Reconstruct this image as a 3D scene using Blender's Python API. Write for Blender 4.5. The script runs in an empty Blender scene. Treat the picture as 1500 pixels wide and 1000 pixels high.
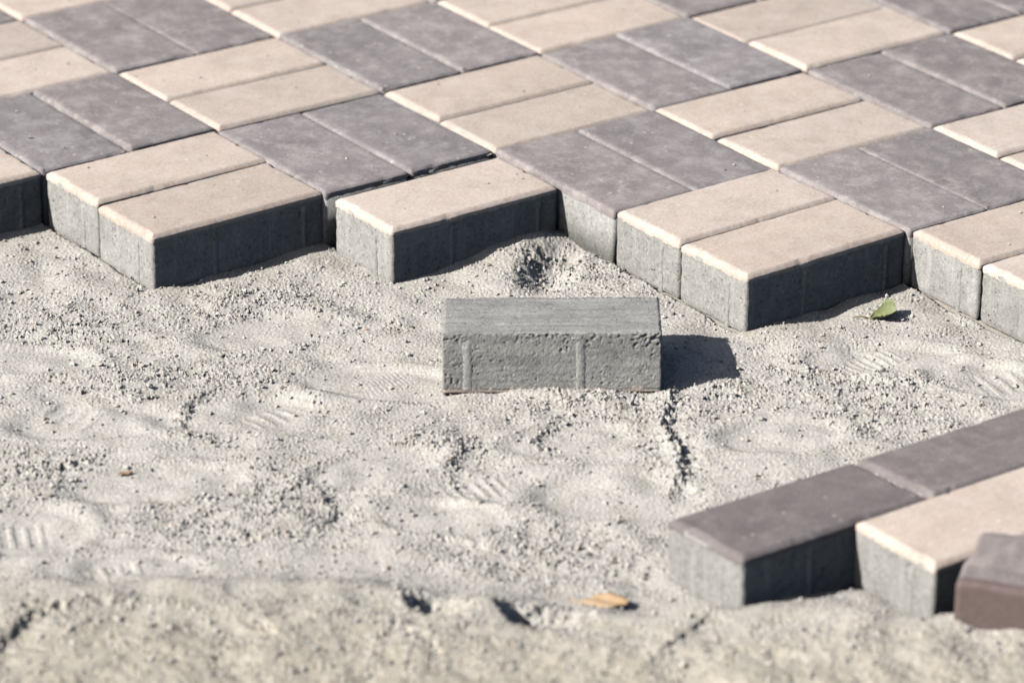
import bpy, math, random
import numpy as np
from mathutils import Matrix, Vector, Euler

scene = bpy.context.scene
C = scene.collection
rnd = random.Random(7)
PI = math.pi

# ------------------------------------------------------------------ camera
cam_d = bpy.data.cameras.new('camera')
cam = bpy.data.objects.new('camera', cam_d); C.objects.link(cam)
_r = Vector((0.81378, -0.58113, 0.00716)); _u = Vector((0.23187, 0.33594, 0.91289)); _f = Vector((0.53292, 0.74123, -0.40813))
m = Matrix((_r, _u, -_f)).transposed().to_4x4()
m.translation = Vector((-1.85548, -3.38019, 1.53043))
cam.matrix_world = m
cam_d.sensor_width = 36.0
cam_d.lens = 145.84
cam_d.clip_start = 0.05
cam_d.clip_end = 400
cam_d.dof.use_dof = True
cam_d.dof.focus_distance = 3.93
cam_d.dof.aperture_fstop = 5.2
scene.camera = cam

# ------------------------------------------------------------------ light
SUN_EL = math.radians(36.0)
SUN_TRAVEL_AZ = math.radians(-11.5)          # direction the light travels in, on the ground
w = bpy.data.worlds.new('World'); scene.world = w; w.use_nodes = True
nt = w.node_tree; nt.nodes.clear()
sky = nt.nodes.new('ShaderNodeTexSky'); sky.sky_type = 'NISHITA'; sky.sun_disc = False
sky.sun_elevation = SUN_EL
_to = (-math.cos(SUN_TRAVEL_AZ), -math.sin(SUN_TRAVEL_AZ))
sky.sun_rotation = math.atan2(_to[0], _to[1])
sky.air_density = 1.0; sky.dust_density = 2.2; sky.ozone_density = 0.6
bg = nt.nodes.new('ShaderNodeBackground'); bg.inputs['Strength'].default_value = 0.05
wo = nt.nodes.new('ShaderNodeOutputWorld')
nt.links.new(sky.outputs[0], bg.inputs[0]); nt.links.new(bg.outputs[0], wo.inputs[0])
sun_d = bpy.data.lights.new('sun', 'SUN'); sun_d.energy = 5.0; sun_d.angle = math.radians(0.53); sun_d.color = (1.0, 0.962, 0.910)
sun = bpy.data.objects.new('sun', sun_d); C.objects.link(sun)
sd = Vector((math.cos(SUN_TRAVEL_AZ) * math.cos(SUN_EL), math.sin(SUN_TRAVEL_AZ) * math.cos(SUN_EL), -math.sin(SUN_EL)))
sun.rotation_euler = sd.to_track_quat('-Z', 'Y').to_euler()
sun.location = (-3, 0, 3)

vs = scene.view_settings
vs.view_transform = 'Standard'
try: vs.look = 'None'
except Exception: pass
vs.gamma = 1.0; vs.use_curve_mapping = False
vs.exposure = 0.47
scene.cycles.use_denoising = True
scene.cycles.max_bounces = 6; scene.cycles.diffuse_bounces = 0

# ------------------------------------------------------------------ noise helpers
def tile_noise(n, rel_wave, seed, width=0.45):
    """unit-variance periodic noise tile; rel_wave = wavelength / period"""
    g = np.random.default_rng(seed)
    f = np.fft.fft2(g.standard_normal((n, n)))
    k = np.hypot(*np.meshgrid(np.fft.fftfreq(n) * n, np.fft.fftfreq(n) * n))
    k[0, 0] = 1e-6
    a = np.exp(-0.5 * (np.log(k * rel_wave) / width) ** 2); a[0, 0] = 0
    h = np.real(np.fft.ifft2(f * a))
    return (h / h.std()).astype(np.float32)

def samp(tile, period, s, t):
    n = tile.shape[0]
    u = (np.asarray(s) / period) * n; v = (np.asarray(t) / period) * n
    i = np.floor(u).astype(int); j = np.floor(v).astype(int)
    fu = u - i; fv = v - j
    i0 = i % n; i1 = (i + 1) % n; j0 = j % n; j1 = (j + 1) % n
    return (tile[i0, j0] * (1 - fu) * (1 - fv) + tile[i1, j0] * fu * (1 - fv)
            + tile[i0, j1] * (1 - fu) * fv + tile[i1, j1] * fu * fv)

_HT = np.random.default_rng(11).random(8192).astype(np.float32) * 2 - 1
def vnoise(p, scale, seed=0):
    q = np.asarray(p, dtype=np.float64) * scale
    i = np.floor(q).astype(np.int64); f = q - i; f = f * f * (3 - 2 * f)
    out = 0
    for dx in (0, 1):
        for dy in (0, 1):
            for dz in (0, 1):
                h = ((i[:, 0] + dx) * 73856093 ^ (i[:, 1] + dy) * 19349663 ^ (i[:, 2] + dz) * 83492791 ^ seed * 2654435) & 8191
                out = out + _HT[h] * (f[:, 0] if dx else 1 - f[:, 0]) * (f[:, 1] if dy else 1 - f[:, 1]) * (f[:, 2] if dz else 1 - f[:, 2])
    return out

def sstep(a, b, x):
    t = np.clip((x - a) / (b - a), 0, 1); return t * t * (3 - 2 * t)

# ------------------------------------------------------------------ materials
def new_mat(name):
    mt = bpy.data.materials.new(name); mt.use_nodes = True
    return mt, mt.node_tree.nodes, mt.node_tree.links, mt.node_tree.nodes['Principled BSDF']

def noise_node(N, L, vec, scale, detail=4, rough=0.6, typ='NOISE'):
    n = N.new('ShaderNodeTexNoise'); n.inputs['Scale'].default_value = scale
    n.inputs['Detail'].default_value = detail; n.inputs['Roughness'].default_value = rough
    L.new(vec, n.inputs['Vector']); return n.outputs['Fac']

def ramp(N, L, fac, stops):
    r = N.new('ShaderNodeValToRGB'); el = r.color_ramp.elements
    while len(el) < len(stops): el.new(0.5)
    for e, (p, c) in zip(el, stops):
        e.position = p; e.color = (*c, 1) if len(c) == 3 else c
    L.new(fac, r.inputs[0]); return r.outputs[0]

def mix(N, L, fac, a, b, mode='MIX'):
    x = N.new('ShaderNodeMix'); x.data_type = 'RGBA'; x.blend_type = mode
    for sock, val in ((x.inputs[0], fac), (x.inputs[6], a), (x.inputs[7], b)):
        if hasattr(val, 'is_linked'): L.new(val, sock)
        elif isinstance(val, (int, float)): sock.default_value = val
        else: sock.default_value = (*val, 1)
    return x.outputs[2]

def obj_vec(N, L):
    tc = N.new('ShaderNodeTexCoord'); oi = N.new('ShaderNodeObjectInfo')
    cmb = N.new('ShaderNodeVectorMath'); cmb.operation = 'MULTIPLY_ADD'
    cx = N.new('ShaderNodeCombineXYZ')
    L.new(oi.outputs['Random'], cx.inputs[0]); L.new(oi.outputs['Random'], cx.inputs[1])
    L.new(cx.outputs[0], cmb.inputs[0]); cmb.inputs[1].default_value = (37.1, 91.7, 0)
    L.new(tc.outputs['Object'], cmb.inputs[2])
    return cmb.outputs[0], oi.outputs['Random'], tc

def facing_material(name, base, var, speck, pit, dust, dust_amt, rough):
    mt, N, L, B = new_mat(name)
    vec, rand, tc = obj_vec(N, L)
    big = noise_node(N, L, vec, 22, 4, 0.6)
    fine = noise_node(N, L, vec, 330, 4, 0.8)
    grain = noise_node(N, L, vec, 1100, 2, 0.6)
    col = ramp(N, L, big, [(0.32, [c * (1 - var) for c in base]), (0.68, [c * (1 + var) for c in base])])
    fcol = ramp(N, L, fine, [(0.25, (0.70, 0.70, 0.70)), (0.5, (1, 1, 1)), (0.75, (1.28, 1.27, 1.25))])
    col = mix(N, L, 1.0, col, fcol, 'MULTIPLY')
    # pale cement specks and a dusty bloom
    v = N.new('ShaderNodeTexVoronoi'); v.inputs['Scale'].default_value = 95; L.new(vec, v.inputs['Vector'])
    sp = ramp(N, L, v.outputs['Distance'], [(0.10, (1, 1, 1)), (0.24, (0, 0, 0))])
    gate = noise_node(N, L, vec, 60, 2, 0.5)
    gate = ramp(N, L, gate, [(0.54, (0, 0, 0)), (0.66, (1, 1, 1))])
    spm = mix(N, L, 1.0, sp, gate, 'MULTIPLY')
    col = mix(N, L, spm, col, speck)
    d = noise_node(N, L, vec, 46, 8, 0.80)
    dm = ramp(N, L, d, [(0.47, (0, 0, 0)), (0.68, (dust_amt,) * 3)])
    col = mix(N, L, dm, col, dust)
    # tiny dark pores
    v2 = N.new('ShaderNodeTexVoronoi'); v2.inputs['Scale'].default_value = 55; L.new(vec, v2.inputs['Vector'])
    pm = ramp(N, L, v2.outputs['Distance'], [(0.035, (1, 1, 1)), (0.06, (0, 0, 0))])
    g2 = ramp(N, L, noise_node(N, L, vec, 41, 2, 0.5), [(0.60, (0, 0, 0)), (0.63, (0.8, 0.8, 0.8))])
    pmm = mix(N, L, 1.0, pm, g2, 'MULTIPLY')
    col = mix(N, L, pmm, col, pit)
    # each paver of a slightly different batch
    mr = N.new('ShaderNodeMapRange'); L.new(rand, mr.inputs[0]); mr.inputs[3].default_value = 0.90; mr.inputs[4].default_value = 1.09
    hs = N.new('ShaderNodeHueSaturation'); L.new(col, hs.inputs['Color']); L.new(mr.outputs[0], hs.inputs['Value'])
    wn = N.new('ShaderNodeTexWhiteNoise'); wn.noise_dimensions = '1D'; L.new(rand, wn.inputs['W'])
    tone = ramp(N, L, wn.outputs['Value'], [(0.0, (1.0, 1.0, 1.0)), (0.5, (1.01, 0.985, 0.975)), (1.0, (0.985, 0.985, 1.0))])
    fin = mix(N, L, 1.0, hs.outputs[0], tone, 'MULTIPLY')
    L.new(fin, B.inputs['Base Color'])
    B.inputs['Roughness'].default_value = rough
    B.inputs['Specular IOR Level'].default_value = 0.35
    b1 = N.new('ShaderNodeBump'); b1.inputs['Strength'].default_value = 0.55; b1.inputs['Distance'].default_value = 0.0006
    L.new(fine, b1.inputs['Height'])
    b2 = N.new('ShaderNodeBump'); b2.inputs['Strength'].default_value = 0.45; b2.inputs['Distance'].default_value = 0.0003
    L.new(grain, b2.inputs['Height']); L.new(b1.outputs[0], b2.inputs['Normal'])
    L.new(b2.outputs[0], B.inputs['Normal'])
    return mt

M_CREAM = facing_material('cream_facing', (0.490, 0.416, 0.362), 0.09, (0.64, 0.59, 0.54), (0.16, 0.13, 0.11), (0.57, 0.515, 0.47), 0.75, 0.85)
M_DUSTY = facing_material('dusty_charcoal_facing', (0.232, 0.211, 0.213), 0.16, (0.50, 0.48, 0.46), (0.08, 0.07, 0.07), (0.395, 0.37, 0.36), 0.92, 0.75)
M_DARK = facing_material('charcoal_facing', (0.183, 0.163, 0.163), 0.12, (0.42, 0.40, 0.38), (0.05, 0.045, 0.045), (0.29, 0.27, 0.265), 0.70, 0.72)
M_BURG = facing_material('burgundy_facing', (0.148, 0.112, 0.108), 0.14, (0.28, 0.22, 0.21), (0.04, 0.03, 0.03), (0.16, 0.115, 0.11), 0.5, 0.75)
M_VIOLET = facing_material('violet_grey_concrete', (0.225, 0.203, 0.200), 0.22, (0.38, 0.35, 0.34), (0.06, 0.05, 0.05), (0.31, 0.28, 0.275), 0.8, 0.8)

def concrete_material(name, base, streak=False):
    mt, N, L, B = new_mat(name)
    vec, rand, tc = obj_vec(N, L)
    big = noise_node(N, L, vec, 30, 4, 0.65)
    col = ramp(N, L, big, [(0.3, [c * 0.86 for c in base]), (0.7, [c * 1.12 for c in base])])
    v = N.new('ShaderNodeTexVoronoi'); v.inputs['Scale'].default_value = 380; L.new(vec, v.inputs['Vector'])
    sepc = N.new('ShaderNodeSeparateColor'); L.new(v.outputs['Color'], sepc.inputs[0])
    agg = ramp(N, L, sepc.outputs[0], [(0.0, (0.62, 0.62, 0.62)), (0.18, (0.95, 0.95, 0.95)), (0.8, (1.02, 1.02, 1.02)), (1.0, (1.3, 1.29, 1.26))])
    col = mix(N, L, 0.8, col, agg, 'MULTIPLY')
    if streak:
        mp = N.new('ShaderNodeMapping'); mp.inputs['Scale'].default_value = (0.05, 1, 1)
        L.new(tc.outputs['Object'], mp.inputs[0])
        st = noise_node(N, L, mp.outputs[0], 190, 4, 0.6)
        col = mix(N, L, 1.0, col, ramp(N, L, st, [(0.3, (0.80, 0.80, 0.82)), (0.7, (1.20, 1.20, 1.17))]), 'MULTIPLY')
    pv = N.new('ShaderNodeTexVoronoi'); pv.inputs['Scale'].default_value = 210 if streak else 170; L.new(vec, pv.inputs['Vector'])
    po = ramp(N, L, pv.outputs['Distance'], [(0.13, (1, 1, 1)), (0.27, (0, 0, 0))])
    pg = ramp(N, L, noise_node(N, L, vec, 75, 4, 0.7), [(0.56, (0, 0, 0)), (0.66, (1, 1, 1))])
    pore = mix(N, L, 1.0, po, pg, 'MULTIPLY')
    col = mix(N, L, pore, col, [c * 0.42 for c in base])
    if not streak:
        mp = N.new('ShaderNodeMapping'); mp.inputs['Scale'].default_value = (1, 1, 0.08); L.new(vec, mp.inputs[0])
        dr = ramp(N, L, noise_node(N, L, mp.outputs[0], 120, 4, 0.6), [(0.52, (0, 0, 0)), (0.72, (0.55, 0.55, 0.55))])
        col = mix(N, L, dr, col, (0.50, 0.495, 0.475))
    fine = noise_node(N, L, vec, 520, 4, 0.75)
    col = mix(N, L, 0.6, col, ramp(N, L, fine, [(0.3, (0.75, 0.75, 0.75)), (0.6, (1.1, 1.1, 1.1))]), 'MULTIPLY')
    mr = N.new('ShaderNodeMapRange'); L.new(rand, mr.inputs[0]); mr.inputs[3].default_value = 0.94; mr.inputs[4].default_value = 1.06
    hs = N.new('ShaderNodeHueSaturation'); L.new(col, hs.inputs['Color']); L.new(mr.outputs[0], hs.inputs['Value'])
    L.new(hs.outputs[0], B.inputs['Base Color'])
    B.inputs['Roughness'].default_value = 0.92; B.inputs['Specular IOR Level'].default_value = 0.2
    b1 = N.new('ShaderNodeBump'); b1.inputs['Strength'].default_value = 1.0; b1.inputs['Distance'].default_value = 0.0011
    L.new(fine, b1.inputs['Height'])
    b0 = N.new('ShaderNodeBump'); b0.invert = True; b0.inputs['Strength'].default_value = 0.9; b0.inputs['Distance'].default_value = 0.0016
    L.new(pore, b0.inputs['Height']); L.new(b1.outputs[0], b0.inputs['Normal']); L.new(b0.outputs[0], B.inputs['Normal'])
    return mt

M_CORE = concrete_material('grey_concrete', (0.345, 0.342, 0.328))
M_RIB = concrete_material('grey_concrete_rib', (0.365, 0.362, 0.352))
M_HERO = concrete_material('grey_concrete_worn', (0.310, 0.308, 0.300), True)

def sand_material(name, base):
    mt, N, L, B = new_mat(name)
    tc = N.new('ShaderNodeTexCoord'); vec = tc.outputs['Object']
    big = noise_node(N, L, vec, 5, 4, 0.6)
    an = N.new('ShaderNodeAttribute'); an.attribute_name = 'warm'
    col = ramp(N, L, big, [(0.3, [c * 0.94 for c in base]), (0.7, [c * 1.05 for c in base])])
    col = mix(N, L, an.outputs['Fac'], col, (base[0] * 0.88, base[1] * 0.85, base[2] * 0.755))
    v = N.new('ShaderNodeTexVoronoi'); v.inputs['Scale'].default_value = 520; L.new(vec, v.inputs['Vector'])
    sp = N.new('ShaderNodeSeparateColor'); L.new(v.outputs['Color'], sp.inputs[0])
    gr = ramp(N, L, sp.outputs[0], [(0.0, (0.5, 0.48, 0.47)), (0.10, (0.88, 0.88, 0.88)), (0.85, (1.03, 1.03, 1.03)), (1.0, (1.38, 1.37, 1.36))])
    col = mix(N, L, 0.75, col, gr, 'MULTIPLY')
    L.new(col, B.inputs['Base Color'])
    B.inputs['Roughness'].default_value = 0.95; B.inputs['Specular IOR Level'].default_value = 0.15
    f1 = noise_node(N, L, vec, 650, 3, 0.7)
    b1 = N.new('ShaderNodeBump'); b1.inputs['Strength'].default_value = 0.7; b1.inputs['Distance'].default_value = 0.0009
    L.new(f1, b1.inputs['Height'])
    L.new(b1.outputs[0], B.inputs['Normal'])
    return mt
M_SAND = sand_material('bedding_sand', (0.494, 0.472, 0.440))

def grain_material(name):
    mt, N, L, B = new_mat(name)
    g = N.new('ShaderNodeNewGeometry')
    col = ramp(N, L, g.outputs['Random Per Island'], [(0.0, (0.20, 0.19, 0.185)), (0.06, (0.36, 0.34, 0.32)), (0.2, (0.46, 0.44, 0.41)), (0.8, (0.53, 0.50, 0.468)),
                                       (0.95, (0.55, 0.525, 0.50)), (0.975, (0.42, 0.33, 0.26)), (1.0, (0.62, 0.60, 0.58))])
    L.new(col, B.inputs['Base Color']); B.inputs['Roughness'].default_value = 0.9; B.inputs['Specular IOR Level'].default_value = 0.2
    tc = N.new('ShaderNodeTexCoord')
    f1 = noise_node(N, L, tc.outputs['Object'], 900, 2, 0.7)
    b1 = N.new('ShaderNodeBump'); b1.inputs['Strength'].default_value = 0.5; b1.inputs['Distance'].default_value = 0.0006
    L.new(f1, b1.inputs['Height']); L.new(b1.outputs[0], B.inputs['Normal'])
    return mt
M_GRAIN = grain_material('sand_crumbs')

def leaf_material(name, a, b, edge):
    mt, N, L, B = new_mat(name)
    tc = N.new('ShaderNodeTexCoord'); vec = tc.outputs['Object']
    col = ramp(N, L, noise_node(N, L, vec, 130, 4, 0.65), [(0.35, a), (0.62, b), (0.8, edge)])
    L.new(col, B.inputs['Base Color']); B.inputs['Roughness'].default_value = 0.6
    tr = N.new('ShaderNodeBsdfTranslucent'); L.new(col, tr.inputs[0])
    ms = N.new('ShaderNodeMixShader'); ms.inputs[0].default_value = 0.25
    L.new(B.outputs[0], ms.inputs[1]); L.new(tr.outputs[0], ms.inputs[2])
    L.new(ms.outputs[0], N['Material Output'].inputs['Surface'])
    return mt
M_GREEN = leaf_material('green_leaf', (0.20, 0.245, 0.095), (0.31, 0.34, 0.16), (0.40, 0.35, 0.19))
M_STEM = leaf_material('leaf_stem', (0.30, 0.24, 0.13), (0.36, 0.30, 0.17), (0.25, 0.17, 0.09))
M_ORANGE = leaf_material('orange_leaf', (0.64, 0.42, 0.23), (0.72, 0.53, 0.34), (0.66, 0.55, 0.42))
M_RUST = leaf_material('rust_leaf', (0.36, 0.20, 0.12), (0.42, 0.28, 0.18), (0.45, 0.34, 0.25))

# ------------------------------------------------------------------ mesh helpers
def np_mesh(name, verts, faces_tri=None, faces_quad=None, mat=None, smooth=True, ngons=()):
    me = bpy.data.meshes.new(name)
    lt, starts, tot = [], [], []
    parts = []
    n0 = 0
    for fs, k in ((faces_quad, 4), (faces_tri, 3)):
        if fs is not None and len(fs):
            fs = np.asarray(fs, dtype=np.int32)
            parts.append(fs.ravel()); starts.append(np.arange(len(fs), dtype=np.int32) * k + n0)
            tot.append(np.full(len(fs), k, dtype=np.int32)); n0 += fs.size
    for g in ngons:
        g = np.asarray(g, dtype=np.int32); parts.append(g); starts.append(np.array([n0], dtype=np.int32)); tot.append(np.array([len(g)], dtype=np.int32)); n0 += len(g)
    vi = np.concatenate(parts); ls = np.concatenate(starts); ltot = np.concatenate(tot)
    me.vertices.add(len(verts)); me.vertices.foreach_set('co', np.asarray(verts, dtype=np.float32).ravel())
    me.loops.add(len(vi)); me.loops.foreach_set('vertex_index', vi)
    me.polygons.add(len(ls)); me.polygons.foreach_set('loop_start', ls)
    me.polygons.foreach_set('loop_total', ltot)
    me.polygons.foreach_set('use_smooth', np.full(len(ls), smooth, dtype=bool))
    me.update(calc_edges=True); me.validate()
    if mat: me.materials.append(mat)
    return me

def link(name, me, parent=None, loc=(0, 0, 0), rot=(0, 0, 0)):
    o = bpy.data.objects.new(name, me); C.objects.link(o)
    o.location = loc; o.rotation_euler = rot
    if parent: o.parent = parent
    return o

def outline(L, W, r, step):
    """points of a rounded rectangle, anticlockwise, with outward normals"""
    P, Nn = [], []
    def side(a, b, n):
        d = math.dist(a, b); k = max(1, int(round(d / step)))
        for q in range(k):
            f = q / k; P.append((a[0] + (b[0] - a[0]) * f, a[1] + (b[1] - a[1]) * f)); Nn.append(n)
    def arc(cx, cy, a0):
        k = max(2, int(round(r * 1.57 / max(step, r * 0.5))))
        for q in range(k):
            a = a0 + (q / k) * PI / 2
            P.append((cx + r * math.cos(a), cy + r * math.sin(a))); Nn.append((math.cos(a), math.sin(a)))
    x, y = L / 2, W / 2
    side((-x + r, -y), (x - r, -y), (0, -1)); arc(x - r, -y + r, -PI / 2)
    side((x, -y + r), (x, y - r), (1, 0)); arc(x - r, y - r, 0)
    side((x - r, y), (-x + r, y), (0, 1)); arc(-x + r, y - r, PI / 2)
    side((-x, y - r), (-x, -y + r), (-1, 0)); arc(-x + r, -y + r, PI)
    return np.array(P), np.array(Nn)

def rings_mesh(name, rings, mat, cap_top=True, cap_bot=True):
    n = len(rings[0]); V = np.concatenate(rings)
    q = []
    idx = np.arange(n); nx = (idx + 1) % n
    for k in range(len(rings) - 1):
        q.append(np.stack([idx + k * n, nx + k * n, nx + (k + 1) * n, idx + (k + 1) * n], 1))
    ng = []
    if cap_top: ng.append(idx + (len(rings) - 1) * n)
    if cap_bot: ng.append(idx[::-1])
    return np_mesh(name, V, None, np.concatenate(q), mat, True, ng)

PL, PW, PH, FT = 0.200, 0.0995, 0.060, 0.0078

def facing_mesh(seed, mat, step, c=1.0):
    P, Nn = outline(PL, PW, 0.0028, step)
    n = len(P); p3 = lambda s: np.stack([P[:, 0], P[:, 1], np.full(n, s)], 1)
    e = vnoise(p3(seed * 3.1), 160, seed); e2 = vnoise(p3(seed * 1.7 + 5), 420, seed); lo = vnoise(p3(seed * 2.3), 38, seed)
    chip = np.clip(vnoise(p3(seed * 5.3), 90, seed + 3) - 0.52, 0, 1) * 0.006
    def ring(inset, z):
        k = np.minimum(inset, 0.0024) * np.ones(n)
        q = np.stack([P[:, 0] - Nn[:, 0] * k, P[:, 1] - Nn[:, 1] * k, z * np.ones(n)], 1)
        ex = np.maximum(inset - 0.0024, 0)             # beyond the corner radius, shrink as a rectangle
        q[:, 0] *= 1 - ex / (PL / 2); q[:, 1] *= 1 - ex / (PW / 2)
        return q
    bot = PH - FT + 0.0007 * e2 + 0.0008 * e + 0.0008 * lo
    rs = [ring(0.0002 + 0.0002 * e2, bot),
          ring(0.0002 * e2 + chip * 0.5, PH - 0.0038 * c - chip * 0.6 + 0.0003 * e),
          ring(0.0004 + 0.0002 * e2 + chip * 0.8, PH - 0.0031 * c - chip * 0.5 + 0.0002 * e),
          ring(0.0042 * c + 0.0003 * e + 0.0003 * e2 + chip, PH - 0.0006 * c),
          ring(0.0052 * c + 0.0003 * e + 0.0002 * e2 + chip, PH - 0.0001 + 0 * chip),
          ring(0.0080 + 0 * chip, PH * np.ones(n))]
    return rings_mesh('facing', rs, mat, True, False)

def core_mesh(seed, mat, fine):
    top = PH - FT + 0.003
    if not fine:
        P, Nn = outline(PL - 0.0008, PW - 0.0008, 0.003, 0.2)
        rs = [np.stack([P[:, 0], P[:, 1], np.full(len(P), z)], 1) for z in (0, top)]
        return rings_mesh('paver', rs, mat)
    P, Nn = outline(PL - 0.0008, PW - 0.0008, 0.0032, 0.0030)
    n = len(P); rs = []
    zs = [0, 0.0008] + list(np.linspace(0.003, top, 17))
    for z in zs:
        q = np.stack([P[:, 0], P[:, 1], np.full(n, z)], 1) + seed * 0.37
        d = 0.00035 * vnoise(q, 300, seed) + 0.0005 * vnoise(q, 90, seed) - 0.0014 * np.clip(vnoise(q, 210, seed + 9) - 0.42, 0, 1)
        d = d - 0.0012 * max(0, 1 - z / 0.004)
        rs.append(np.stack([P[:, 0] + Nn[:, 0] * d, P[:, 1] + Nn[:, 1] * d, np.full(n, z)], 1))
    return rings_mesh('paver', rs, mat)

def rib_mesh(mat, h, half=0.0032, out=0.0016):
    """a vertical spacer nib: a rounded bead that fades at its top, x along the face, -y outward"""
    k = 7; zs = np.linspace(0.0, h, 24); rs = []
    for z in zs:
        f = 1.0 if z < h * 0.86 else max(0.15, (h - z) / (h * 0.14))
        a = np.linspace(0, PI, k)
        rs.append(np.stack([-half * np.cos(a), -out * f * np.sin(a) + 0.0006, np.full(k, z)], 1))
    n = k; V = np.concatenate(rs); q = []
    V[:, 1] += 0.00035 * vnoise(V, 420, 31); V[:, 0] += 0.0003 * vnoise(V, 260, 32)
    for r in range(len(zs) - 1):
        for c in range(k - 1):
            q.append((r * n + c, r * n + c + 1, (r + 1) * n + c + 1, (r + 1) * n + c))
    return np_mesh('spacer_rib', V, None, q, mat)

# ------------------------------------------------------------------ ground frame (s right, t away) and relief of the sand
G0 = np.array([0.17638, -0.55449]); SX = np.array([0.81380, -0.58115]); TX = np.array([0.58115, 0.81380])
def to_st(x, y):
    dx = np.asarray(x) - G0[0]; dy = np.asarray(y) - G0[1]
    return dx * SX[0] + dy * SX[1], dx * TX[0] + dy * TX[1]
def to_xy(s, t):
    return G0[0] + s * SX[0] + t * TX[0], G0[1] + s * SX[1] + t * TX[1]

S = 0.2025
def front_of(i):                      # how far (in squares, towards -y) the paving reaches in column i
    return np.where(i == 1, 1.5, i + 1.0)

T_A = tile_noise(512, 0.11, 1, 0.35); T_B = tile_noise(512, 0.06, 2, 0.4)
T_C = tile_noise(1024, 0.0105, 3, 0.60); T_D = tile_noise(1024, 0.0066, 4, 0.70)
T_E = tile_noise(512, 0.07, 5, 0.5); T_F = tile_noise(512, 0.03, 6, 0.35)

FOOT = [(-0.249, -0.093, 0.070, 0.036, 12), (-0.374, -0.112, 0.075, 0.034, 8), (-0.119, -0.024, 0.075, 0.034, -8), (0.343, 0.036, 0.070, 0.030, 5),
        (0.44, -0.008, 0.06, 0.035, -25), (0.049, -0.145, 0.055, 0.03, 20), (-0.308, -0.235, 0.075, 0.035, 15), (0.089, -0.255, 0.070, 0.045, 0),
        (-0.411, -0.33, 0.05, 0.045, 10), (-0.12, -0.20, 0.06, 0.03, 30), (-0.06, -0.30, 0.055, 0.03, -10), (0.24, -0.13, 0.055, 0.032, 12), (-0.45, 0.02, 0.06, 0.03, 0),
        (-0.23, 0.09, 0.07, 0.035, 20), (-0.31, -0.40, 0.05, 0.03, 0)]
TREAD = [(-0.415, -0.335, 0.020, 0.020, 8, 0.0125, 0.0011), (-0.330, -0.40, 0.024, 0.013, 12, 0.014, 0.0011), (-0.119, -0.020, 0.028, 0.02, 25, 0.0046, 0.0005),
         (0.450, -0.010, 0.026, 0.022, 18, 0.0140, 0.0009), (-0.215, -0.095, 0.028, 0.014, 40, 0.013, 0.0010), (-0.395, -0.10, 0.034, 0.016, -35, 0.015, 0.0008),
         (0.335, 0.035, 0.03, 0.016, 35, 0.008, 0.0009), (-0.205, -0.552, 0.016, 0.02, 55, 0.019, 0.0016), (-0.03, -0.245, 0.03, 0.02, 20, 0.010, 0.0010)]
ROUGH = [(-0.413, 0.10, 0.05), (-0.206, -0.266, 0.075), (-0.067, -0.161, 0.045), (0.068, -0.073, 0.055), (-0.262, -0.312, 0.05), (0.212, -0.042, 0.04), (0.333, -0.084, 0.055),
         (-0.429, -0.222, 0.05), (0.258, -0.011, 0.05), (-0.345, -0.02, 0.05), (-0.28, -0.136, 0.022), (0.313, -0.025, 0.035), (-0.263, -0.019, 0.05), (0.06, 0.235, 0.05),
         (0.16, -0.07, 0.04), (-0.24, 0.14, 0.07), (0.03, -0.37, 0.07), (-0.06, -0.478, 0.028), (0.02, -0.497, 0.032), (0.03, 0.25, 0.03),  (0.2, -0.40, 0.05), (0.14, -0.24, 0.03)]
SCARPS = [  # polyline, height of the drop towards the side on the right of travel, fade width
    ([(0.150, -0.030), (0.140, -0.075), (0.136, -0.116), (0.148, -0.165), (0.151, -0.205), (0.139, -0.255)][::-1], 0.0125, 0.013),
    ([(-0.276, -0.052), (-0.293, -0.075), (-0.297, -0.105), (-0.288, -0.140)][::-1], 0.0065, 0.016),
    ([(-0.420, -0.590), (-0.407, -0.565), (-0.387, -0.524), (-0.358, -0.509), (-0.326, -0.503), (-0.29, -0.503)], 0.0075, 0.022),
    ([(0.110, -0.601), (0.136, -0.560), (0.161, -0.527)], 0.006, 0.018),
    ([(-0.200, -0.530), (-0.190, -0.556), (-0.232, -0.586)], 0.007, 0.014),
    ([(-0.104, -0.529), (-0.06, -0.563), (-0.054, -0.608)], 0.006, 0.016),
    ([(-0.045, -0.25), (-0.055, -0.20), (-0.04, -0.15)], 0.0045, 0.016),
    ([(0.30, 0.00), (0.345, -0.02), (0.40, -0.015)], 0.004, 0.012), ([(-0.36, -0.18), (-0.40, -0.21), (-0.44, -0.215)][::-1], 0.006, 0.016), ([(0.04, -0.11), (0.02, -0.14), (0.035, -0.17)][::-1], 0.005, 0.014),
    ([(-0.07, -0.33), (-0.03, -0.352), (0.0, -0.362), (0.05, -0.36)], 0.006, 0.018), ([(-0.26, -0.345), (-0.21, -0.335), (-0.17, -0.33)], 0.005, 0.014),
    ([(-0.17, -0.33), (-0.15, -0.29), (-0.17, -0.24)], 0.005, 0.018),
]
CREST = np.array([(-2.0, -0.49), (-0.416, -0.486), (-0.334, -0.473), (-0.251, -0.471), (-0.139, -0.473), (-0.061, -0.493), (0.027, -0.515), (0.109, -0.532),
                  (0.192, -0.528), (0.274, -0.530), (0.355, -0.545), (0.41, -0.55), (2.0, -0.6)])
BRICK_POS, BRICK_YAW, BRICK_RX = (0.2085, -0.5732, -0.0622), math.radians(-35.8), math.radians(-4.2)

def gauss(s, t, cs, ct, a, b, deg=0):
    c, d = math.cos(math.radians(deg)), math.sin(math.radians(deg))
    u = (s - cs) * c + (t - ct) * d; v = -(s - cs) * d + (t - ct) * c
    return u, v, np.exp(-0.5 * ((u / a) ** 2 + (v / b) ** 2))

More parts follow.
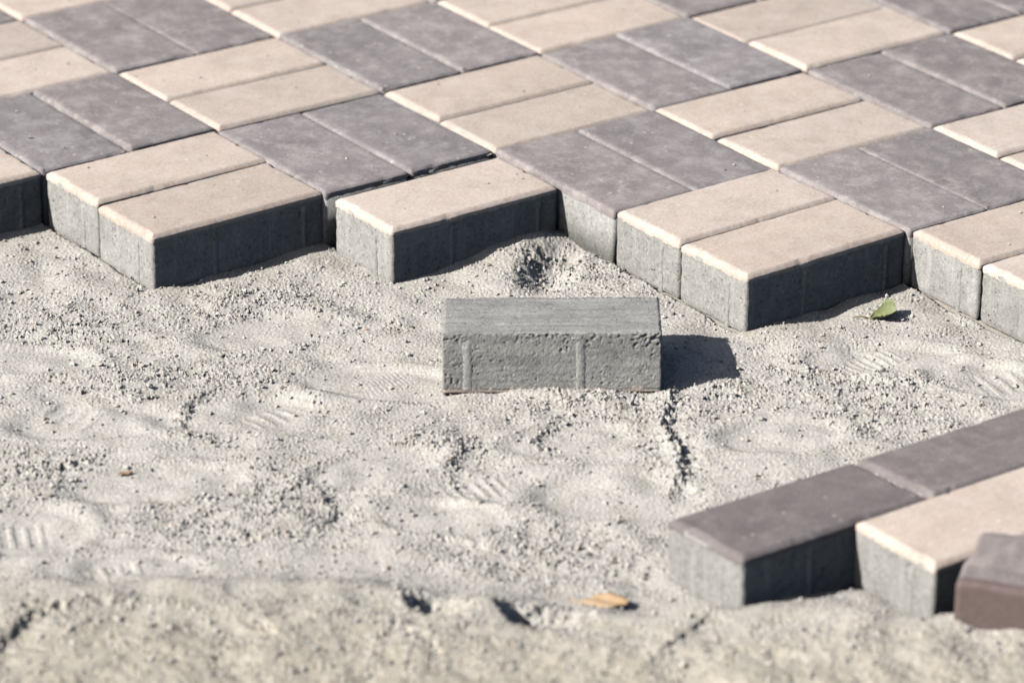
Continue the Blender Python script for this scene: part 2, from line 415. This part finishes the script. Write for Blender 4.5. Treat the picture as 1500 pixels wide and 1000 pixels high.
def relief(s, t, fine=True):
    s = np.asarray(s, dtype=np.float64); t = np.asarray(t, dtype=np.float64)
    x, y = to_xy(s, t)
    far = sstep(0.75, 1.3, np.hypot(s, t))                # away from the frame the fine relief gives way to gentle undulation
    z = -0.0572 + 0.0010 * samp(T_A, 1.0, s, t) + 0.0006 * samp(T_B, 1.0, s * 1.0, t * 1.15)
    # mound of sand pushed into the corner of the paving
    _, _, g = gauss(s, t, -0.005, 0.285, 0.040, 0.050, 10)
    _, _, g2 = gauss(s, t, 0.030, 0.285, 0.020, 0.040, 10)
    z = z + 0.011 * g + 0.007 * g2
    hx = s - 0.010 + 0.0016 * samp(T_F, 0.8, s, t) - 0.20 * (t - 0.25)
    z = z - 0.021 * sstep(-0.008, 0.026, hx) * (1 - sstep(0.028, 0.066, hx)) * np.exp(-((t - 0.245) / 0.045) ** 4)
    _, _, g = gauss(s, t, 0.228, -0.478, 0.062, 0.022, 18)
    z = z + 0.013 * g
    # ridge in the foreground
    tc = np.interp(s, CREST[:, 0], CREST[:, 1]) + 0.004 * samp(T_B, 1.4, s, s * 0 + 0.3)
    u = t - tc
    back = np.exp(-(np.maximum(u, 0) / (0.040 - 0.010 * sstep(0.0, 0.2, s))) ** 2)
    prof = np.where(u > 0, back, 1 - 0.9 * np.clip(-u - 0.0, 0, 0.5))
    z = z + (0.025 + 0.010 * sstep(0.05, 0.32, s)) * prof
    for cs, ct, a, b, dp in ((-0.086, -0.490, 0.058, 0.020, 0.029), (-0.008, -0.509, 0.068, 0.021, 0.034)):      # broken holes in the crest
        hx = s - cs + 0.0012 * samp(T_F, 0.6, s, t) + 0.25 * (t - ct); hy = t - ct + 0.0016 * samp(T_F, 0.6, s + 0.3, t)
        z = z - dp * sstep(-0.006, 0.018, hx) * (1 - sstep(0.25 * a, 1.15 * a, hx)) * np.exp(-(hy / b) ** 2)
    fgm = sstep(0.02, -0.04, u)
    z = z + fgm * (0.00030 * samp(T_F, 0.62, s, t) + 0.0009 * samp(T_A, 0.70, s, t))
    calm = np.zeros_like(z)
    for cs, ct, a, b, dg in FOOT:
        uu, vv, g = gauss(s, t, cs, ct, a, b, dg)
        r = np.sqrt((uu / a) ** 2 + (vv / b) ** 2)
        inside = 1 - sstep(0.85, 1.15, r)
        z = z - 0.0026 * inside + 0.0013 * np.exp(-((r - 1.25) / 0.16) ** 2)
        calm = np.maximum(calm, inside)
    for cs, ct, a, b, dg, wl, am in TREAD:
        uu, vv, g = gauss(s, t, cs, ct, a, b, dg)
        win = (1 - sstep(0.8, 1.2, np.abs(uu) / a)) * (1 - sstep(0.8, 1.2, np.abs(vv) / b))
        ph = uu / wl * 2 * PI + 0.5 * np.sin(vv / b * 1.3)
        z = z + am * win * (sstep(-0.2, 0.75, np.sin(ph)) - 0.5)
        calm = np.maximum(calm, 0.8 * win)
    scarp_r = np.zeros_like(z)
    for poly, h, wd in SCARPS:
        best = np.full(z.shape, 1e9); sg = np.zeros_like(z); env = np.zeros_like(z)
        P = np.array(poly); tot = len(P) - 1
        for k in range(tot):
            a, b = P[k], P[k + 1]; d = b - a; l2 = d @ d
            f = np.clip(((s - a[0]) * d[0] + (t - a[1]) * d[1]) / l2, 0, 1)
            ex, ey = s - (a[0] + f * d[0]), t - (a[1] + f * d[1])
            dd = np.hypot(ex, ey); sd_ = np.where(d[0] * (t - a[1]) - d[1] * (s - a[0]) > 0, -1.0, 1.0)
            up = dd < best
            best = np.where(up, dd, best); sg = np.where(up, sd_, sg)
            gl = (k + f) / tot; env = np.where(up, np.sin(np.clip(gl, 0.0, 1.0) * PI * 0.94 + 0.09) ** 0.7, env)
        wob = 0.0010 * samp(T_C, 0.4, s, t) + 0.0022 * samp(T_F, 0.5, s, t)
        sd_s = best * sg + wob
        env = env * np.exp(-(np.maximum(best - 2.5 * wd, 0) / wd) ** 2)
        z = z + h * env * (0.5 - sstep(-0.004, 0.004, sd_s * np.sign(h))) * np.exp(-np.abs(sd_s) / wd) * np.sign(h) * np.sign(h)
        scarp_r = np.maximum(scarp_r, np.exp(-(best / 0.010) ** 2) * (env > 0.1))
    rough = 0.42 * sstep(-0.2, 1.4, samp(T_E, 0.9, s, t))
    for cs, ct, r in ROUGH:
        rough = np.maximum(rough, 1.15 * np.exp(-0.5 * (((s - cs) / r) ** 2 + ((t - ct) / (r * 0.8)) ** 2)) * sstep(-1.0, 0.5, samp(T_F, 0.8, s, t)))
    rough = np.maximum(rough, 0.55 * fgm * sstep(-0.8, 0.8, samp(T_F, 0.9, s, t)))
    rough = np.maximum(rough * (1 - 0.88 * calm), 0.7 * scarp_r)
    if fine:
        c5 = samp(T_C, 0.42, s, t); c3 = samp(T_D, 0.5, s, t)
        crumb = np.clip(c5 + 0.35, 0, 3) ** 1.3
        z = z + (1 - far) * (rough * (0.00100 * crumb + 0.0006 * c3) + 0.00040 * c3 * (1 - 0.45 * calm) + 0.00016 * c5)
    # the lone brick presses a bed for itself
    bx, by = x - BRICK_POS[0], y - BRICK_POS[1]
    c, d = math.cos(BRICK_YAW), math.sin(BRICK_YAW)
    lu = bx * c + by * d; lv = -bx * d + by * c
    inb = (1 - sstep(-0.006, 0.001, np.abs(lu) - 0.0995)) * (1 - sstep(-0.006, 0.001, np.abs(lv) - 0.0495))
    z = z * (1 - inb) + inb * np.minimum(z, -0.0635)
    gap = np.exp(-((lu + 0.078) / 0.016) ** 2 - ((lv + 0.056) / 0.010) ** 2)
    z = z - 0.0020 * gap
    bank = np.exp(-((lv + 0.055) / 0.008) ** 2) * sstep(-0.055, -0.03, lu) * (1 - sstep(0.108, 0.125, lu)) * (1 - inb)
    z = z + 0.0048 * bank
    # bedding under the laid paving stays below the pavers
    i = np.floor(x / S)
    under = (-y / S < front_of(i) - 0.03) & (i >= -12)
    z = np.where(under, np.minimum(z, -0.0615), z)
    return z, rough

def graded(lo, hi, step, far, ratio):
    a = list(np.arange(lo, hi + step * 0.5, step)); d = step; up = [a[-1]]
    while up[-1] < far:
        d *= ratio; up.append(up[-1] + d)
    d = step; dn = [a[0]]
    while dn[-1] > -far:
        d *= ratio; dn.append(dn[-1] - d)
    return np.array(dn[1:][::-1] + a + up[1:])

gs = graded(-0.56, 0.56, 0.00112, 120, 1.12)
gt = graded(-0.63, 0.40, 0.00150, 120, 1.12)
SS, TT = np.meshgrid(gs, gt, indexing='ij')
ZZ, RR = relief(SS.ravel(), TT.ravel())
gx, gy = to_xy(SS.ravel(), TT.ravel())
ni, nj = SS.shape
idx = np.arange(ni * nj).reshape(ni, nj)
quads = np.stack([idx[:-1, :-1], idx[1:, :-1], idx[1:, 1:], idx[:-1, 1:]], -1).reshape(-1, 4)
ground = link('ground', np_mesh('ground', np.stack([gx, gy, ZZ], 1), None, quads, M_SAND))

def warm_sand(s, t):
    x, y = to_xy(s, t)
    tc = np.interp(s, CREST[:, 0], CREST[:, 1])
    fg = 0.85 * sstep(0.09, -0.12, t - tc + 0.012 * samp(T_B, 0.9, s, t))
    edge = np.exp(-np.clip((-y / S - front_of(np.floor(x / S))) * S, 0, 1) / 0.03) * 0.55
    return np.clip(np.maximum(fg, edge) + 0.25 * sstep(0.6, 1.6, samp(T_B, 1.1, s, t)), 0, 1)
at = ground.data.attributes.new('warm', 'FLOAT', 'POINT')
at.data.foreach_set('value', warm_sand(SS.ravel(), TT.ravel()).astype(np.float32))
ground['kind'] = 'structure'; ground['label'] = 'pale grey bedding sand trodden with footprints and crumbly ridges'

# loose crumbs of sand, denser on the broken ground
def grains(name, count, seed, rmin, rmax, power, dens_pow, floor):
    g = np.random.default_rng(seed)
    n = count * 7
    s = g.uniform(-0.55, 0.55, n); t = g.uniform(-0.62, 0.40, n)
    z, ro = relief(s, t)
    x, y = to_xy(s, t)
    i = np.floor(x / S)
    ok = (g.random(n) < floor + (1 - floor) * np.clip(ro, 0, 1) ** dens_pow) & ~(-y / S < front_of(i) + 0.005)
    bx, by = x - BRICK_POS[0], y - BRICK_POS[1]; c, d = math.cos(BRICK_YAW), math.sin(BRICK_YAW)
    ok &= ~((np.abs(bx * c + by * d) < 0.101) & (np.abs(-bx * d + by * c) < 0.052))
    ok &= ~((x > 0.03) & (y < -0.95) & (y > -1.2) & (x > 0.03 + 0.13 * (y < -1.06)))
    k = np.nonzero(ok)[0][:count]
    x, y, z = x[k], y[k], z[k]; n = len(k)
    r = rmin + (rmax - rmin) * g.random(n) ** power
    ph = (1 + 5 ** 0.5) / 2
    ico = np.array([(-1, ph, 0), (1, ph, 0), (-1, -ph, 0), (1, -ph, 0), (0, -1, ph), (0, 1, ph), (0, -1, -ph), (0, 1, -ph), (ph, 0, -1), (ph, 0, 1), (-ph, 0, -1), (-ph, 0, 1)]) / 1.902
    tri = np.array([(0, 11, 5), (0, 5, 1), (0, 1, 7), (0, 7, 10), (0, 10, 11), (1, 5, 9), (5, 11, 4), (11, 10, 2), (10, 7, 6), (7, 1, 8), (3, 9, 4), (3, 4, 2), (3, 2, 6), (3, 6, 8), (3, 8, 9), (4, 9, 5), (2, 4, 11), (6, 2, 10), (8, 6, 7), (9, 8, 1)])
    V = ico[None] * (r[:, None] * g.uniform(0.65, 1.2, (n, 12)))[:, :, None]
    V = V * g.uniform(0.7, 1.25, (n, 1, 3))
    a = g.uniform(0, 2 * PI, n); ca, sa = np.cos(a)[:, None], np.sin(a)[:, None]
    V = np.stack([V[..., 0] * ca - V[..., 1] * sa, V[..., 0] * sa + V[..., 1] * ca, V[..., 2] * 0.85], -1)
    V = V + np.stack([x, y, z + r * 0.25], 1)[:, None]
    F = (tri[None] + (np.arange(n) * 12)[:, None, None]).reshape(-1, 3)
    o = link(name, np_mesh(name, V.reshape(-1, 3), F, None, M_GRAIN, False))
    o['kind'] = 'stuff'; return o
gr = grains('sand_crumbs', 24000, 21, 0.0004, 0.0028, 5.0, 2.0, 0.07)
gr['label'] = 'loose crumbs and small clods of grey sand'; gr['category'] = 'sand'

def specks(count, seed):
    g = np.random.default_rng(seed)
    x = g.uniform(-0.3, 1.1, count); y = g.uniform(-0.75, 0.6, count)
    ok = (-y / S < front_of(np.floor(x / S)) - 0.08) & (np.abs((x / S * 2 + 0.5) % 1 - 0.5) > 0.11) & (np.abs((y / S * 2 + 0.5) % 1 - 0.5) > 0.11)
    x, y = x[ok], y[ok]; n = len(x)
    r = 0.0004 + 0.0014 * g.random(n) ** 4
    octa = np.array([(1, 0, 0), (0, 1, 0), (-1, 0, 0), (0, -1, 0), (0, 0, 1), (0, 0, -1)], float)
    V = octa[None] * (r[:, None] * g.uniform(0.6, 1.3, (n, 6)))[:, :, None] + np.stack([x, y, r * 0.3], 1)[:, None]
    t = np.array([(0, 1, 4), (1, 2, 4), (2, 3, 4), (3, 0, 4), (1, 0, 5), (2, 1, 5), (3, 2, 5), (0, 3, 5)])
    o = link('sand_specks', np_mesh('sand_specks', V.reshape(-1, 3), (t[None] + (np.arange(n) * 6)[:, None, None]).reshape(-1, 3), None, M_GRAIN, False))
    o['kind'] = 'stuff'; o['label'] = 'scattered specks of sand on the paving'; o['category'] = 'sand'
specks(1500, 5)

# ------------------------------------------------------------------ pavers
RES = [((0, 0), (0.002, 0.0056)), ((1, 0), (-0.0032, -0.0001)), ((0, 0.5), (0.0038, -0.0012)), ((1, 1), (-0.0047, -0.0054)), ((1, -1), (0.0054, 0.0068)), ((2, -1), (-0.0027, 0.002)),
       ((2, 0), (0.0058, 0.0031)), ((0.5, 0), (-0.0004, 0.0052)), ((2, 1), (-0.0064, -0.0082)), ((1.5, 1), (-0.0064, -0.0080)), ((3, 0), (0.0009, -0.0016)), ((3, 1), (-0.0056, -0.0054)),
       ((2, 2), (0.0036, 0.0048)), ((3, -1), (0.0025, -0.006)), ((4, 2), (0.0013, 0.0011)), ((3, 2), (-0.0028, -0.0036)), ((4, 1), (-0.0037, -0.0009)), ((4, 0), (-0.0011, 0.0033)),
       ((5, 1), (0.0048, 0.0044)), ((3, 3), (0.007, 0.0067))]
def drift(gx_, gy_):
    wsum, dx, dy = 0.35, 0.0, 0.0
    for (i, j), (a, b) in RES:
        q = math.exp(-((gx_ - i) ** 2 + (gy_ - j) ** 2) / (2 * 0.45 ** 2)); wsum += q; dx += q * a; dy += q * b
    return dx / wsum, dy / wsum

FC = [facing_mesh(10 + k, M_CREAM, 0.006) for k in range(6)]
FD = [facing_mesh(30 + k, M_DUSTY, 0.006, 0.55) for k in range(6)]
FCX = [facing_mesh(50 + k, M_CREAM, 0.0022) for k in range(5)]
FDX = [facing_mesh(70 + k, M_DUSTY, 0.0022, 0.6) for k in range(3)]
FDN = [facing_mesh(80 + k, M_DARK, 0.0022) for k in range(3)]
CORE = core_mesh(1, M_CORE, False)
COREX = [core_mesh(5 + k, M_CORE, True) for k in range(4)]
RIB = rib_mesh(M_CORE, PH - FT - 0.0012)

def add_ribs(p):
    for fx in (0.36, 0.88):
        link('spacer_rib', RIB, p, (-PL / 2 + fx * PL, -PW / 2 + 0.0004, 0))
        link('spacer_rib', RIB, p, (PL / 2 - fx * PL, PW / 2 - 0.0004, 0), (0, 0, PI))
    link('spacer_rib', RIB, p, (-PL / 2 + 0.0004, PW / 2 - 0.72 * PW, 0), (0, 0, -PI / 2))
    link('spacer_rib', RIB, p, (PL / 2 - 0.0004, -PW / 2 + 0.72 * PW, 0), (0, 0, PI / 2))

_cnt = [0]
def lay(parent, kind, x, y, yaw, exposed, dz=0.0, rx=None, ry=None):
    _cnt[0] += 1; k = _cnt[0]
    me = COREX[k % len(COREX)] if exposed else CORE
    tilt = (rnd.gauss(0, 0.0035) if rx is None else rx, rnd.gauss(0, 0.0025) if ry is None else ry)
    if rnd.random() < 0.5 and not exposed: yaw += PI
    p = link('paver', me, parent, (x, y, -PH + dz), (tilt[0], tilt[1], yaw))
    pool = (FCX if exposed else FC) if kind == 'cream' else (FDN if parent.name.endswith('.001') else FDX if exposed else FD)
    link('facing', pool[k % len(pool)], p)
    if exposed: add_ribs(p)
    return p

def in_view(x, y, margin):
    v = Vector((x, y, 0)) - Vector((-1.85548, -3.38019, 1.53043))
    d = v.dot(_f); px = v.dot(_r) / d * 4.0513; py = v.dot(_u) / d * 4.0513
    return abs(px) < 0.5 + margin and -0.34 - margin < py < 0.335 + margin * 0.6

squares = [(i, j) for i in range(-8, 12) for j in range(-12, 6) if j < float(front_of(np.array(i))) and in_view((i + .5) * S, -(j + .5) * S, 0.38)]
# bedding sand in the joints of the laid paving: the body that the pavers belong to
bv, bf = [], []
for i, j in squares:
    jf = min(j + 1, float(front_of(np.array(i))))
    x0, x1, y0, y1 = i * S, (i + 1) * S, -j * S, -jf * S
    if (i, j + 1) not in squares: y1 += 0.030
    if (i - 1, j) not in squares: x0 += 0.030
    if (i - 1, j + 1) not in squares or (i, j) == (2, 1): y1 = max(y1, -jf * S + 0.022)
    b = len(bv); bv += [(x0, y1, -0.010), (x1, y1, -0.010), (x1, y0, -0.010), (x0, y0, -0.010)]; bf.append((b, b + 1, b + 2, b + 3))
def joint_strip(xc, ya, yb, seed):
    n = max(3, int(abs(yb - ya) / 0.007)); b = len(bv)
    for k in range(n + 1):
        y = ya + (yb - ya) * k / n
        dx_, dy_ = drift(xc / S, -y / S)
        h = -0.0044 + 0.0016 * float(vnoise(np.array([[xc, y, 0.3]]), 90, seed)[0])
        for wdt, dz in ((-0.0055, -0.0015), (0, 0), (0.0055, -0.0015)): bv.append((xc + dx_ + wdt, y + dy_, h + dz))
    for k in range(n):
        q = b + k * 3; bf.append((q, q + 1, q + 4, q + 3)); bf.append((q + 1, q + 2, q + 5, q + 4))
for i, j in squares:
    if (i, j + 1) in squares or (i + j) % 2:
        e = 0.012 if (i, j + 1) not in squares else 0.003
        ya, yb = -j * S - 0.003, -min(j + 1, float(front_of(np.array(i)))) * S + e
        if (i + j) % 2: joint_strip((i + .5) * S, ya, yb, 3)
        if (i - 1, j) in squares and (i - 1, j + 1) in squares: joint_strip(i * S, ya, yb, 4)
pav = link('pavement', np_mesh('pavement', bv, None, bf, M_SAND, False))
pav['kind'] = 'structure'; pav['label'] = 'basket weave pavement of paired cream and charcoal pavers with a stepped unfinished edge'

FIX = {(0, 0): [(0.1025, -0.0485, 0.7, 0), (0.1010, -0.1530, 1.3, 0)], (1, 1): [(0.2998, -0.2705, 0.5, 0)], (2, 2): [(0.5085, -0.4515, 1.2, 0), (0.5085, -0.5535, 1.6, 0)]}
for i, j in squares:
    light = (i + j) % 2 == 0
    front = float(front_of(np.array(i)))
    half = j + 1 > front
    for h in range(1 if half else 2):
        if light: cx, cy, yaw = (i + .5) * S, -(j + .25 + .5 * h) * S, 0.0
        else: cx, cy, yaw = (i + .25 + .5 * h) * S, -(j + .5) * S, PI / 2
        exposed = (j + 1 >= front - 0.01) or (i - 1 < j) and j >= -8 and (i - j <= 1)
        yj = rnd.gauss(0, 0.004)
        if (i, j) in FIX:
            cx, cy, yd, _ = FIX[(i, j)][h]; yaw = math.radians(yd); yj = 0
        else:
            dx, dy = drift(cx / S, -cy / S); cx += dx + rnd.gauss(0, 0.0005); cy += dy + rnd.gauss(0, 0.0005)
        lay(pav, 'cream' if light else 'charcoal', cx, cy, yaw + yj, exposed, rnd.gauss(0, 0.0006))

# near strip of paving in the lower right
x0n = 0.1427
bed2 = link('pavement', np_mesh('pavement', [(0.19, -1.145, -0.030), (1.3, -1.145, -0.030), (1.3, -1.00, -0.030), (0.19, -1.00, -0.030)], None, [(0, 1, 2, 3)], M_SAND, False))
bed2['kind'] = 'structure'; bed2['label'] = 'near strip of laid pavers with a charcoal course beside a cream course'
for k in range(4):
    lay(bed2, 'charcoal', 0.1410 + k * 0.2025, -1.0150 - 0.001 * k, math.radians(0.3), True, 0.0008, math.radians(-3.0), math.radians(0.4))
for k in range(3):
    lay(bed2, 'cream', 0.2604 + k * 0.2025, -1.1110, math.radians(0.5), True, 0.0038, 0, 0)

# ------------------------------------------------------------------ the lone upturned brick in the middle
def box_grid(L, W, H, step):
    xs = np.linspace(-L / 2, L / 2, int(L / step) + 1); ys = np.linspace(-W / 2, W / 2, int(W / step) + 1); zs = np.linspace(0, H, int(H / step) + 1)
    V, F = [], []; n0 = 0
    for fix, val, a, b, flip in ((2, H, xs, ys, 0), (2, 0, xs, ys, 1), (1, -W / 2, xs, zs, 0), (1, W / 2, xs, zs, 1), (0, L / 2, ys, zs, 0), (0, -L / 2, ys, zs, 1)):
        A, Bm = np.meshgrid(a, b, indexing='ij'); P = np.zeros(A.shape + (3,))
        o = [k for k in range(3) if k != fix]; P[..., fix] = val; P[..., o[0]] = A; P[..., o[1]] = Bm
        id_ = np.arange(A.size).reshape(A.shape) + n0
        q = np.stack([id_[:-1, :-1], id_[1:, :-1], id_[1:, 1:], id_[:-1, 1:]], -1).reshape(-1, 4)
        F.append(q[:, ::-1] if flip else q); V.append(P.reshape(-1, 3)); n0 += A.size
    V = np.concatenate(V); F = np.concatenate(F)
    _, first, inv = np.unique(np.round(V, 6), axis=0, return_index=True, return_inverse=True)
    return V[first], inv.ravel()[F]

V, F = box_grid(PL, PW, PH - 0.0060, 0.0010)
Hh = PH - 0.0060
r = 0.0022
inner = np.stack([np.clip(V[:, 0], -PL / 2 + r, PL / 2 - r), np.clip(V[:, 1], -PW / 2 + r, PW / 2 - r), np.clip(V[:, 2], -1, Hh - 0.0010)], 1)
d = V - inner; ln = np.linalg.norm(d, axis=1, keepdims=True); nrm = d / np.maximum(ln, 1e-9)
lim = np.minimum(ln, r); V2 = inner + nrm * np.where(ln > 1e-7, np.minimum(ln, np.where(np.abs(nrm[:, 2:3]) > 0.5, 0.0010, r)), 0)
nz = nrm[:, 2]; side = np.abs(nrm[:, 2]) < 0.9
hrel = V[:, 2] / Hh
near_top = sstep(0.55, 1.0, hrel)
right = sstep(0.2, 1.0, V[:, 0] / (PL / 2))
n1 = vnoise(V, 330, 1); n2 = vnoise(V, 640, 2); n3 = vnoise(V, 120, 3); n4 = vnoise(V, 45, 4)
pits = np.clip(0.45 * n1 + 0.75 * n2 + 0.20 * n3 + 0.52 * sstep(0.62, 1.0, hrel) + 0.10 * right - 0.55 + 0.15 * n4, 0, 1)
disp_side = -0.0018 * np.clip(vnoise(V, 560, 11) + 0.35 * n4 - 0.55, 0, 1) + 0.00024 * n2 + 0.00012 * n3 - 0.0036 * pits
Vs = V.copy(); Vs[:, 0] *= 0.06
strk = vnoise(Vs, 330, 5) * 0.5 + vnoise(Vs, 130, 6) * 0.5
edge_back = sstep(0.035, 0.05, V[:, 1]) * right
disp_top = 0.00035 * strk + 0.00015 * n2 - 0.003 * np.clip(0.6 * n1 + 0.6 * n2 - 0.62 + 0.55 * edge_back + 0.25 * sstep(-0.03, -0.05, V[:, 1]), 0, 1)
V2 = V2 + nrm * np.where(side, disp_side, disp_top)[:, None]
V2[:, 2] += 0.0060
hero = link('concrete_paver', np_mesh('concrete_paver', V2, None, F, M_HERO), None, BRICK_POS, (BRICK_RX, math.radians(-0.9), BRICK_YAW))
hero.rotation_mode = 'XYZ'
hero['label'] = 'single grey paver lying upside down alone on the open sand'; hero['category'] = 'paver'
fm = facing_mesh(91, M_CREAM, 0.002)
fo = link('facing', fm, hero, (0, 0, PH), (PI, 0, 0))
fo['label'] = 'thin pinkish facing layer turned down onto the sand'
RIBH = rib_mesh(M_RIB, Hh - 0.004, 0.0052, 0.0017)
for sgn in (1, -1):
    for fx in (0.115, 0.63):
        link('spacer_rib', RIBH, hero, (sgn * (-PL / 2 + fx * PL), -sgn * (PW / 2 - 0.0004), 0.0060), (0, 0, 0 if sgn > 0 else PI))

# ------------------------------------------------------------------ burgundy block lying in the near corner
def extruded(name, prof, mat, seed, x_of):
    xs = [0.0, 0.0012, 0.004] + list(np.linspace(0.012, 0.188, 60)) + [0.196, 0.1988, 0.2]
    V = []; mid = 0.5 * (min(p[0] for p in prof) + max(p[0] for p in prof))
    for x in xs:
        e = min(x, 0.2 - x); ins = 0.0028 * (1 - min(e / 0.004, 1)) ** 2
        for (dy, dz) in prof:
            q = np.array([[x, dy, dz]])
            nn = vnoise(q, 150, seed)[0] * 0.0007 + vnoise(q, 40, seed + 1)[0] * 0.0010
            V.append((x_of(x, dz), dy + ins * (1 if dy < mid else -1) * (0.4 if name == 'facing' else 1), max(0, dz - ins + (nn if dz > 0.01 else 0))))
    k = len(prof); q = []
    for a in range(len(xs) - 1):
        for b in range(k):
            c = (b + 1) % k; q.append((a * k + b, (a + 1) * k + b, (a + 1) * k + c, a * k + c)[::-1])
    return np_mesh(name, np.array(V), None, q, mat, False, [list(range(k)), list(range((len(xs) - 1) * k, len(xs) * k))[::-1]])
slant = lambda x, dz: x + (0.006 * min(1, (dz - 0.066) / 0.006) if dz > 0.066 else 0) * (1 if x < 0.1 else -1)
blk = link('upright_paver', extruded('upright_paver', [(0.0092, 0.0), (0.0092, 0.0632), (0.0285, 0.0652), (0.0310, 0.0666), (0.0345, 0.0708), (0.0375, 0.0722), (0.0620, 0.0785), (0.0665, 0.0775), (0.068, 0.074), (0.068, 0.0)], M_VIOLET, 8, slant),
           None, (0.1425, -1.2075, -0.0490), (0, 0, math.radians(-52)))
blk['label'] = 'burgundy faced paver standing on edge, half sunk in sand by the near cream paver'; blk['category'] = 'paver'
link('facing', extruded('facing', [(0.0, 0.0), (0.0, 0.0590), (0.0008, 0.0612), (0.0028, 0.0630), (0.0055, 0.0637), (0.0090, 0.0639), (0.0090, 0.0)], M_BURG, 4, lambda x, dz: x), blk)

# ------------------------------------------------------------------ fallen leaves
def leaf(name, length, width, curl, fold, mat, stem_len, stem_mat, jag, seed, label, cat, loc, yaw, twist=0.0, skew=0.85):
    nu, nv = 22, 9; V = []
    g = random.Random(seed)
    for a in range(nu):
        u = a / (nu - 1)
        wv = width * 0.5 * (max(0.0, math.sin(PI * min(1, u ** skew))) ** 0.6 if u < 0.985 else 0.10)
        wv *= 1 + jag * (g.random() - 0.5)
        for b in range(nv):
            v = b / (nv - 1) * 2 - 1
            x = length * u * (1 - 0.25 * curl * u * u)
            yv = wv * v * math.cos(fold * abs(v))
            z = 0.0015 + curl * length * 0.55 * u ** 2.2 + abs(v) * wv * math.sin(fold) * (0.6 + 0.4 * u) + 0.0008 * math.sin(9 * u + 4 * v + seed)
            z += twist * wv * v * u
            V.append((x, yv, z))
    q = [(a * nv + b, (a + 1) * nv + b, (a + 1) * nv + b + 1, a * nv + b + 1) for a in range(nu - 1) for b in range(nv - 1)]
    me = np_mesh(name, V, None, q, mat)
    o = link(name, me, None, loc, (0, 0, yaw)); o['label'] = label; o['category'] = cat
    md = o.modifiers.new('thick', 'SOLIDIFY'); md.thickness = 0.0003; md.offset = 0
    if stem_len:
        P = [(-stem_len * f, 0.002 * math.sin(f * 2.2), 0.0016 + 0.001 * math.sin(f * 3)) for f in np.linspace(-0.25, 1, 9)]
        sv = []
        for j, p_ in enumerate(P):
            rr = 0.0008 * (1.15 - 0.4 * j / 8)
            for c in range(6): sv.append((p_[0], p_[1] + rr * math.cos(c * PI / 3), p_[2] + rr * math.sin(c * PI / 3)))
        sq = [(j * 6 + c, j * 6 + (c + 1) % 6, (j + 1) * 6 + (c + 1) % 6, (j + 1) * 6 + c) for j in range(8) for c in range(6)]
        link('stem', np_mesh('stem', sv, None, sq, stem_mat), o)
        mr_ = [(length * u, 0, 0) for u in (0, 1)]
    return o

def at_st(s, t, lift=0.0):
    z, _ = relief(np.array([s]), np.array([t]), False); x, y = to_xy(s, t)
    return (float(x), float(y), float(z[0]) + lift)
YS = math.atan2(SX[1], SX[0])
leaf('green_leaf', 0.028, 0.030, 0.40, 0.85, M_GREEN, 0.016, M_STEM, 0.22, 3, 'small curled green leaf standing on the sand beside the pavement edge', 'leaf', at_st(0.340, 0.126), YS + 0.06, 0.30, 1.25)
leaf('orange_leaf', 0.044, 0.024, 0.02, 0.16, M_ORANGE, 0.006, M_ORANGE, 0.32, 5, 'dry orange leaf lying on the sand ridge near the bottom', 'leaf', at_st(0.052, -0.464, 0.0005), YS + 0.02, 0.06, 1.5)
leaf('leaf_fragment', 0.013, 0.006, 0.1, 0.25, M_RUST, 0, None, 0.1, 9, 'tiny rust brown leaf scrap on the sand at the far left', 'leaf', at_st(-0.344, -0.218, 0.0006), YS + 0.35)
